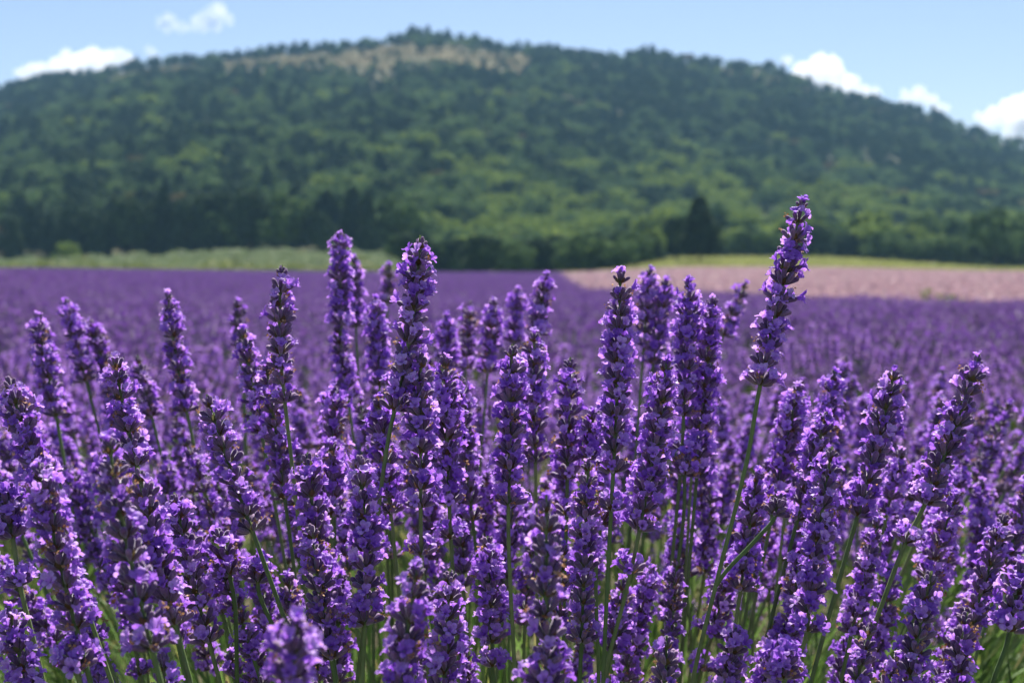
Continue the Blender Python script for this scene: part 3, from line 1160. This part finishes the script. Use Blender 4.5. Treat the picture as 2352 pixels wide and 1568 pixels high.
h(475, 905, 582, 1225, .742, 'sharp spike leaning left with an open crown of bare grey buds', bend=.02, bloom=.55)
h(545, 690, 552, 800, 1.3, 'blurred small pale tip between the forked spike and the soft rounded one')
h(555, 752, 602, 1000, .94, 'soft spike leaning left, just left of the rounded tall one')
h(612, 835, 655, 1150, .86, 'dense soft spike directly beneath the rounded tall one', hero=True)
h(862, 682, 872, 890, 1.08, 'blurred spike close to the left side of the central tall spike')
h(966, 812, 966, 1172, .742, 'spike overlapping the lower end of the central one, grey buds at its tip', via=[(985, 1568)], lowers=[.023], bloom=.6)
h(1022, 815, 1032, 1162, .80, 'spike just right of the central pair with a pale blossom at its tip', via=[(1045, 1400)], lowers=[.018])
h(1058, 862, 1086, 1200, .90, 'softer spike half hidden behind the one right of the central pair', bend=.02)
h(1176, 790, 1168, 1165, .775, 'upright spike with a tuft of buds on top and a long straight bare stem', via=[(1183, 1568)])
h(1226, 760, 1230, 1065, .90, 'soft upright spike with a bright tip, right behind the straight-stemmed one')
h(1190, 660, 1180, 790, 1.3, 'blurred dark narrow tip under the pink field corner')
h(1256, 625, 1232, 770, 1.14, 'blurred spike reaching the left corner of the pink field')
h(1310, 820, 1303, 1105, .85, 'medium soft spike between the bright-tipped one and the tall centre right one', lowers=[.02], hero=True)
h(1425, 618, 1408, 1092, .75, 'tall sharp spike against the pink field with a starry blossom on top', via=[(1385, 1568)], lowers=[.018], bend=-.01, bloom=.66)
h(1492, 615, 1478, 800, 1.12, 'blurred spike with a round pale tip in front of the pink field')
h(1530, 640, 1500, 840, 1.12, 'blurred spike beside the round-tipped one in front of the pink field')
h(1583, 640, 1570, 960, .88, 'soft spike with three pale knobs on top in front of the pink field', via=[(1530, 1450)], lowers=[.02], hero=True)
h(1637, 680, 1600, 1100, .89, 'soft dense spike to the right of the three-knobbed one', hero=True)
h(1716, 645, 1660, 775, 1.3, 'blurred thin spike leaning right in front of the pink field')
h(1532, 825, 1468, 1222, .76, 'sharp spike leaning right over a long curved bare stem', via=[(1440, 1350), (1385, 1568)], lowers=[.022], bend=-.02)
h(1352, 1050, 1335, 1480, .765, 'long sharp spike in the lower centre right with a cluster of closed buds on top', bloom=.6)
h(706, 1038, 735, 1300, .765, 'sharp bushy spike in the lower centre left, dark buds at its tip', bend=.02)
h(714, 1205, 762, 1520, .735, 'dense sharp spike standing in front of the bushy one in the lower centre left', bend=.02, bloom=.6)
h(825, 1045, 838, 1440, .73, 'sharp thick spike with five upright grey buds on top', via=[(832, 1568)], bend=-.04, bloom=.66)
h(960, 1288, 900, 1640, .585, 'blurred near spike with bare finger-like buds at its tip, lower centre', bend=-.02)
h(1035, 1305, 1015, 1640, .72, 'short sharp spike with an open two-lipped blossom at its tip, low in the centre')
h(1120, 1230, 1130, 1480, .80, 'shaded deep violet spike low in the centre with a separate whorl beneath', lowers=[.012], hero=True, bloom=.85)
h(1255, 1135, 1255, 1640, .585, 'large blurred near spike in the lower centre with pale petals on top', width=1.0)
h(682, 1410, 660, 1700, .50, 'very blurred near blossom tip at the bottom edge, left of centre')
h(765, 1010, 762, 1190, .86, 'softer spike between the bushy one and the five-budded one')
h(767, 885, 768, 1050, .95, 'soft short spike above the five-budded one')
h(775, 745, 800, 920, 1.12, 'blurred spike under the tall narrow pair')
h(868, 908, 898, 1185, .80, 'spike behind the bare stem of the central tall one', hero=True)
h(1912, 1025, 1852, 1455, .74, 'massive sharp spike on the right with splayed grey buds at its tip', bend=.02, bloom=.62, via=[(1800, 1568)])
h(1836, 880, 1780, 1150, .90, 'soft spike behind the massive one, leaning right')
h(1918, 852, 1880, 1090, .95, 'soft spike with a pale blossom tip directly above the massive one')
h(1900, 945, 1830, 1200, .84, 'spike tucked behind the left shoulder of the massive one')
h(2056, 845, 1968, 1190, .78, 'sharp spike leaning right with a star blossom on top, between the massive one and the right-hand one', bend=-.02)
h(2250, 810, 2122, 1162, .76, 'sharp spike leaning far right, crowned with pale petals, nearest the right edge above the rest', via=[(2078, 1250), (2010, 1430), (1960, 1560)], lowers=[.022], bend=-.03)
h(2198, 1130, 2130, 1330, .87, 'soft spike beneath the far-leaning right one')
h(2312, 1180, 2228, 1440, .82, 'leaning spike low on the right edge, lit on its left side', hero=True)
h(2346, 1290, 2318, 1455, .74, 'short spike cut by the right edge over a pale green stem', via=[(2280, 1568)])
h(2140, 1310, 2085, 1600, .72, 'sharp leaning spike in the lower right with an open blossom on top', bend=.02)
h(2222, 1405, 2185, 1640, .75, 'stubby spike in the bottom right between two leaning ones')
h(1532, 1458, 1520, 1680, .72, 'sharp fan of bare grey buds at the bottom edge, right of centre', bloom=.25)
h(2002, 1428, 1950, 1640, .76, 'dark narrow budded spike at the bottom right', bloom=.35, width=.85)
h(1742, 1078, 1700, 1360, .82, 'spike behind the tallest stem, blossom at its tip', hero=True)
h(1692, 1440, 1655, 1640, .80, 'small shaded spike near the bottom, beneath the forked stem')
h(400, 1130, 482, 1480, .77, 'spike between the largest near one and the bud-crowned one, leaning left', bend=.02)
h(498, 1215, 528, 1325, .78, 'short stubby spike over a thin bare stem, lower left', via=[(545, 1568)])
h(590, 1292, 592, 1340, .78, 'single round whorl on a bare stem, lower left', via=[(640, 1470)])
h(4, 1108, 30, 1240, .75, 'half spike cut off by the left edge over a bare stem', via=[(45, 1340), (100, 1568)], lowers=[.024])
h(20, 1390, 85, 1660, .70, 'spike filling the bottom left corner', bend=.02)
h(170, 1488, 178, 1540, .64, 'round blossom whorl at the bottom, left of the largest near spike', via=[(200, 1640)])
h(370, 1500, 385, 1640, .66, 'cluster of grey buds with a brown withered tip at the bottom left')
h(575, 1440, 600, 1640, .82, 'dim spike at the bottom between the single whorl and the blurred near blossom')
h(1790, 1490, 1800, 1560, .70, 'small cluster of buds with curled dry petals at the bottom right')
h(1080, 690, 1070, 850, 1.25, 'blurred pale-tipped spike right of the central tall spike')
h(1135, 685, 1120, 860, 1.2, 'blurred spike with a lit round top, second right of the central tall spike')
h(1025, 720, 1030, 880, 1.18, 'blurred spike with a bright oval tip close to the central tall spike')
h(2180, 1060, 2120, 1200, 1.0, 'soft leaning spike in the gap behind the far-leaning right one')
h(1570, 1055, 1572, 1090, .86, 'short whorl at the head of a straight bare stem', via=[(1535, 1460)])
h(1385, 1180, 1380, 1205, .80, 'small extra whorl on the stem beneath the tall centre right spike', via=[(1375, 1568)])
h(315, 815, 350, 960, 1.15, 'blurred low spike between the flower-topped one and the forked one')
h(1365, 940, 1350, 1060, .84, 'narrow budded spike left of the tall centre right one', width=.85)
h(1600, 900, 1590, 1060, .98, 'soft violet spike beneath the dense soft one')
h(1560, 1180, 1575, 1330, 1.0, 'blurred spike in the gap left of the tallest stem')

HERO_CENTRES = []
for (tx, ty, bx, by, d, lab, via, lowers, hero, bend, width, d2, bloom) in H:
    T = at(tx, ty, d)
    B = at(bx, by, d2)
    stalk(T, B, [at(a, b, d) for a, b in via], lowers, hero, lab + '' if len(lab.split()) <= 16 else ' '.join(lab.split()[:16]), None, bend, width, bloom=bloom)
    HERO_CENTRES.append(((tx + bx) / 2, (ty + by) / 2, lab))

# side branch with a small whorl that leaves the tallest stem
stalk(at(1792, 1150, .742), at(1780, 1185, .742), [at(1740, 1235, .742)], (), True, 'small bud cluster on a thin side shoot crossing to the right of the tallest stem', root=at(1645, 1345, .742), width=.8, bloom=.1)

# ------------------------------------------------------------------ the crowd behind them
cells = {}
LAND = [(1800, 670, 'the tallest spike'), (935, 745, 'the central tall spike'), (652, 770, 'the rounded-tip spike'), (783, 640, 'the narrow spike by the green strip'),
        (408, 810, 'the fork-tipped spike'), (108, 840, 'the leftmost distant spike'), (175, 780, 'the dark left-leaning spike'), (288, 950, 'the flower-topped spike'),
        (133, 1256, 'the big lower-left spike'), (300, 1250, 'the largest near spike'), (528, 1065, 'the bud-crowned spike'), (966, 990, 'the spike under the central one'),
        (1172, 980, 'the straight-stemmed spike'), (1228, 912, 'the bright-tipped soft spike'), (1416, 855, 'the starry-tipped spike'), (1500, 1020, 'the spike over the curved stem'),
        (1343, 1265, 'the long bud-topped spike'), (720, 1170, 'the bushy lower-left spike'), (832, 1242, 'the five-budded spike'), (1255, 1390, 'the large blurred near spike'),
        (1027, 1470, 'the short two-lipped spike'), (1125, 1355, 'the deep violet low spike'), (1882, 1240, 'the massive right-hand spike'), (2012, 1017, 'the star-topped leaning spike'),
        (2186, 986, 'the far-leaning right spike'), (2112, 1455, 'the open-blossomed lower-right spike'), (2332, 1372, 'the spike cut by the right edge'), (1618, 890, 'the dense soft spike'),
        (1576, 800, 'the three-knobbed spike'), (1650, 1340, 'the fork in the tallest stem'), (1720, 1220, 'the spike behind the tallest stem'), (20, 1170, 'the half spike at left')]
crowd = []
count = 0
tries = 0
while count < 205 and tries < 4000:
    tries += 1
    d = 0.80 + 0.85 * rnd.random() ** 0.9
    px = rnd.uniform(-60, 2410)
    zt = rnd.gauss(0.535, 0.032) - 0.015 * (d - 0.8)
    if d < 0.95:
        zt -= 0.03
    py = HORIZON + (EYE - zt) / d * F_PX
    if py < 700 + 60 * abs(px - 1250) / 1200 or py > 1540:
        continue
    ok = all((px - a) ** 2 + ((py - b) * 0.6) ** 2 > (46 / d) ** 2 * 0.62 for a, b in cells.get('p', []))
    if not ok and tries < 3000:
        continue
    cells.setdefault('p', []).append((px, py))
    L = rnd.uniform(0.045, 0.085)
    u = (px - 1176) / F_PX
    lean = u * 0.95 + rnd.gauss(0, 0.10)
    tilt = rnd.gauss(-0.05, 0.12)
    T = at(px, py, d)
    B = T + Vector((-math.sin(lean), tilt, -math.cos(lean))).normalized() * L
    e = stalk(T, B, None, ([rnd.uniform(.014, .026)] if rnd.random() < .35 else ()), False, 'x', None,
              rnd.uniform(-.04, .04), rnd.uniform(0.85, 1.05))
    crowd.append((e, px, py + 110 / d, d, lean, L))
    count += 1


used = {}
for e, px, py, d, lean, L in crowd:
    x0, y0, nm = min(LAND, key=lambda q: (q[0] - px) ** 2 + (q[1] - py) ** 2)
    dx, dy = px - x0, py - y0
    where = ('just ' if math.hypot(dx, dy) < 90 else '') + (('left of ' if dx < 0 else 'right of ') if abs(dx) > abs(dy) else ('above ' if dy < 0 else 'below '))
    lab = f"{'clear' if d < .95 else 'blurred' if d < 1.25 else 'faint'} spike {where}{nm}"
    used.setdefault(lab, []).append((e, lean, L))
for lab, es in used.items():
    if len(es) == 1:
        es[0][0]['label'] = lab
        es[0][0]['group'] = 'crowd of lavender spikes behind the sharp ones'
        continue
    sub = {}
    for e, lean, L in es:
        lk = ('left-leaning' if lean < -.09 else 'right-leaning' if lean > .09 else 'upright') + (' long' if L > .065 else ' short')
        sub.setdefault(lk, []).append(e)
    for lk, q in sub.items():
        q.sort(key=lambda o: o.location.x)
        for k, e in enumerate(q):
            e['label'] = (lk if len(q) == 1 else ordinal(k + 1) + ' from left of ' + lk) + ' ' + (lab if len(q) == 1 else lab.replace('spike', 'spikes', 1))
            e['group'] = 'crowd of lavender spikes behind the sharp ones'
            if len(e['label'].split()) > 16:
                e['label'] = e['label'].replace(' just ', ' ').replace('lavender ', '').replace('from left of', 'of')

# ------------------------------------------------------------------ lavender bushes further back (nobody could count them)
def low_head(L, n_wh):
    parts = []
    for i in range(n_wh):
        t = (i + .15) / n_wh
        kind = 'top' if i == n_wh - 1 else ('low' if i == 0 else 'mid')
        env = 0.62 + 0.48 * math.sin(math.pi * min(0.5, (1 - t) * 0.8 + 0.10))
        parts.append((rnd.choice(LOWW[kind]), Matrix.Translation((0, 0, t * L)) @ Matrix.Rotation(rnd.uniform(0, 6.28), 4, 'Z') @ Matrix.Scale(env, 4)))
    return join(parts, MATS, jitter=False)


def card_head(L, n, size, mats):
    rs = np.random.RandomState(rnd.randint(0, 10 ** 6))
    t = rs.rand(n)
    ph = rs.rand(n) * 6.28
    rr = 0.0070 * (1.1 - 0.45 * t) * (0.5 + 0.5 * rs.rand(n))
    p = np.stack([np.cos(ph) * rr, np.sin(ph) * rr, t * L], 1)
    v, f, tt = leaf_cards(p, size * (0.6 + 0.7 * rs.rand(n)), None, aspect=0.8)
    tri = np.concatenate([f[:, [0, 1, 2]], f[:, [0, 2, 3]]])
    m = (rs.rand(n) < 0.26).astype(int)
    return dict(v=v.astype(np.float32), f=tri.astype(np.int32), m=np.concatenate([m, m]), t=tt, a=np.full(len(v), .6), mats=mats)


def blade(b, p, dirn, ln, wd, mat):
    s = dirn.cross(Vector((rnd.gauss(0, 1), rnd.gauss(0, 1), rnd.gauss(0, 1)))).normalized() * wd
    q1 = p + dirn * ln * .5
    q2 = p + dirn * ln + Vector((dirn.x, dirn.y, -.3)) * ln * 0.12
    b.add([tuple(p - s * .5), tuple(p + s * .5), tuple(q1 + s), tuple(q2), tuple(q1 - s)], [(0, 1, 2, 4), (4, 2, 3)], mat, along=[0, 0, .5, 1, .5])


def bush(n_st, heads, stem_r, nleaf, stem_sides=4, hh=0.5, mats=MATS, leaf_w=0.002):
    parts = []
    for i in range(n_st):
        k = math.sqrt((i + .5) / n_st)
        an = i * 2.39996 + rnd.gauss(0, .15)
        lean = k * R(50) + rnd.gauss(0, .06)
        ax = Vector((math.cos(an) * math.sin(lean), math.sin(an) * math.sin(lean), math.cos(lean)))
        p0 = Vector((math.cos(an) * k * .14, math.sin(an) * k * .14, 0.02))
        ln = hh * rnd.uniform(0.78, 1.0) * (1 - 0.12 * k)
        hd, hl = rnd.choice(heads)
        base = p0 + ax * (ln - hl) + Vector((0, 0, 0.06 * k))
        ax2 = (ax + Vector((0, 0, 0.35))).normalized()
        td = quadify(tube_data([p0, p0.lerp(base, .5) + Vector((0, 0, -0.01)), base, base + ax2 * hl * .9], [stem_r] * 3 + [stem_r * .6], stem_sides))
        parts.append((td, Matrix.Identity(4)))
        parts.append((hd, frame(base, ax2, rnd.uniform(0, 6.28), rnd.uniform(.9, 1.12))))
    if nleaf:
        b = MB()
        for i in range(nleaf):
            an = rnd.uniform(0, 6.28)
            lean = R(72) * rnd.random() ** .7
            ax = Vector((math.cos(an) * math.sin(lean), math.sin(an) * math.sin(lean), math.cos(lean)))
            blade(b, ax * rnd.uniform(.04, .22) + Vector((0, 0, .03)), (ax + Vector((rnd.gauss(0, .3), rnd.gauss(0, .3), .3))).normalized(), rnd.uniform(.05, .11), leaf_w, 'leaf')
        parts.append((quadify(b.data()), Matrix.Identity(4)))
    allm = list(dict.fromkeys([m for d, _ in parts for m in d['mats']]))
    return join(parts, allm)


lowheads = [(low_head(L, n), L) for L, n in ((.055, 6), (.065, 7), (.075, 8), (.05, 5), (.07, 7))]
cardheads = [(card_head(L, 34, .0052, ['far_petal', 'calyx']), L) for L in (.05, .06, .07, .08)]
farheads = [(card_head(L, 9, .0105, ['far_petal', 'calyx']), L) for L in (.06, .07, .08)]
bushA = [mesh_of('lavender_bush', bush(105, lowheads, .0011, 420)) for _ in range(3)]
bushB = [mesh_of('lavender_bush', bush(125, cardheads, .0012, 260, 3)) for _ in range(4)]
bushC = [mesh_of('lavender_bush', bush(110, farheads, .0016, 40, 3, leaf_w=.005), False) for _ in range(4)]

P_, R_, S_, V_ = [], [], [], []


def plant(x, y, v, s):
    P_.append((x, y, land1(x, y)))
    R_.append((rnd.gauss(0, .05), rnd.gauss(0, .05), rnd.random() * 6.28))
    S_.append((s * rnd.uniform(1.0, 1.15), s * rnd.uniform(1.0, 1.15), s * rnd.uniform(.94, 1.06)))
    V_.append(v)


y = 1.95
row = 0
while y < 153:
    far = y > 26
    sx = 0.46 if y < 26 else 0.62
    half = y * 0.50 + 1.6
    x = -half
    while x < half:
        xx = x + rnd.uniform(-.10, .10)
        yy = y + rnd.uniform(-.12, .12)
        x += sx
        if in_pink(xx, yy + 0.3):
            continue
        if xx / yy > 0.29 and yy < 2.9 and rnd.random() < 0.6:
            continue
        if y < 10 and noise.noise(Vector((xx * 0.9, yy * 0.75, 2.2))) > 0.27:
            continue
        if 10 <= y < 30 and noise.noise(Vector((xx * 0.7, yy * 0.35, 4.2))) > 0.36:
            continue
        if y < 12 and rnd.random() < 0.05:
            continue
        if y < 4.6:
            v = rnd.randrange(3)
        elif y < 22:
            v = 3 + rnd.randrange(4)
        else:
            v = 7 + rnd.randrange(4)
        s = rnd.uniform(.88, 1.08) * (1.0 if not far else 1.12) * (1 + 0.10 * noise.noise(Vector((xx * .55, yy * .4, 9))))
        plant(xx, yy, v, s)
    row += 1
    y += (0.72 if y < 8 else 0.66) if not far else 0.8
scatter('lavender_field', P_, R_, S_, V_, bushA + bushB + bushC, 'deep purple lavender bushes in bloom filling the field to its far edge')

# leaves and short shoots under the near spikes
b = MB()
for i in range(11000):
    y = rnd.uniform(0.75, 1.75)
    x = rnd.uniform(-1, 1) * (y * .42 + .08)
    if i % 6 == 0:
        y = rnd.uniform(1.6, 3.0)
        x = y * rnd.uniform(0.24, 0.46)
    z = rnd.uniform(0.02, 0.30) * (1 - 0.2 * rnd.random())
    lean = x * 1.1 + rnd.gauss(0, .3)
    dirn = Vector((math.sin(lean), rnd.gauss(0, .35), math.cos(lean))).normalized()
    blade(b, Vector((x, y, z)), dirn, rnd.uniform(.05, .14), rnd.uniform(.0012, .0024), 'leaf' if rnd.random() < .75 else 'stem')
tag(link('lavender_leaves', b.mesh('lavender_leaves')), 'narrow green leaves and shoots under the near lavender spikes', kind='stuff')

# ------------------------------------------------------------------ clouds, far beyond the hill
mc, nt, out = new_mat('cloud')
cv = N(nt, 'ShaderNodeVolumePrincipled')
cv.inputs['Color'].default_value = (0.99, 0.99, 0.99, 1)
cv.inputs['Density'].default_value = 0.028
cv.inputs['Anisotropy'].default_value = 0.35
nt.links.new(cv.outputs[0], out.inputs['Volume'])
M['cloud'] = mc
import bmesh


mw = mc.copy()
mw.name = 'cloud_wisp'
mw.node_tree.nodes['Principled Volume'].inputs['Density'].default_value = 0.012


def cloud(puffs, label, d=3600.0, mat=None):
    bm = bmesh.new()
    for px, py, rp in puffs:
        for k in range(6):
            q = Vector((rnd.gauss(0, .55), rnd.gauss(0, .5), rnd.gauss(0, .32))) if k else Vector((0, 0, 0))
            r = rp / F_PX * d * (rnd.uniform(.45, .8) if k else 0.85)
            c = at(px, py, d) + q * (rp / F_PX * d)
            res = bmesh.ops.create_icosphere(bm, subdivisions=3, radius=1)
            for v in res['verts']:
                n = noise.fractal(v.co * 1.6 + c * 0.01, 1.0, 2.0, 4)
                v.co = c + v.co * r * (1 + 0.32 * n) * 1.0
    me = bpy.data.meshes.new('cloud')
    bm.to_mesh(me)
    bm.free()
    me.materials.append(mat or mc)
    me.polygons.foreach_set('use_smooth', np.ones(len(me.polygons), dtype=bool))
    tag(link('cloud', me), label, 'cloud')


cloud([(60, 168, 18), (95, 160, 22), (130, 150, 24), (170, 150, 24), (212, 132, 28), (235, 145, 28), (270, 135, 22), (292, 140, 18), (150, 175, 26), (220, 165, 26), (280, 160, 20)], 'low white cloud behind the left shoulder of the hill')
cloud([(385, 46, 18), (374, 52, 14), (402, 60, 14), (425, 65, 13), (448, 64, 13), (468, 58, 16), (480, 46, 20), (490, 32, 22), (500, 48, 18), (385, 52, 14), (488, 44, 18)], 'small wispy white cloud floating alone above the left part of the hill', mat=mw)
cloud([(345, 120, 12), (360, 128, 9)], 'tiny white puff touching the crest, right of the low left cloud', mat=mw)
cloud([(1805, 140, 12), (1840, 160, 22), (1875, 165, 30), (1905, 175, 34), (1945, 195, 30), (1985, 212, 20), (2010, 218, 16)], 'largest white cloud behind the right shoulder of the hill')
cloud([(2080, 225, 14), (2110, 218, 20), (2140, 232, 18), (2160, 245, 12)], 'smaller white cloud behind the falling crest, between two larger ones')
cloud([(2262, 275, 16), (2295, 265, 26), (2330, 255, 36), (2375, 245, 48), (2330, 290, 30), (2440, 240, 60)], 'white cloud rising at the right edge over the end of the hill')

# ------------------------------------------------------------------ air
mh, nt, out = new_mat('haze')
pv = N(nt, 'ShaderNodeVolumePrincipled')
pv.inputs['Color'].default_value = (0.36, 0.68, 1.0, 1)
pv.inputs['Density'].default_value = 0.00017
pv.inputs['Anisotropy'].default_value = 0.0
nt.links.new(pv.outputs[0], out.inputs['Volume'])
bm = bmesh.new()
bmesh.ops.create_cube(bm, size=1)
me = bpy.data.meshes.new('haze')
bm.to_mesh(me)
bm.free()
me.materials.append(mh)
hz = tag(link('haze', me), 'thin blue summer haze over the field and the hill', kind='stuff')
zlo, zhi = float(GZ.min()) - 1.5, float(GZ.max()) + 16
hz.scale = (2300, 1400, zhi - zlo)
hz.location = (0, 610, (zhi + zlo) / 2)
print('stalks', n_stalks, 'objects', len(scene.objects), 'z', zlo, zhi)
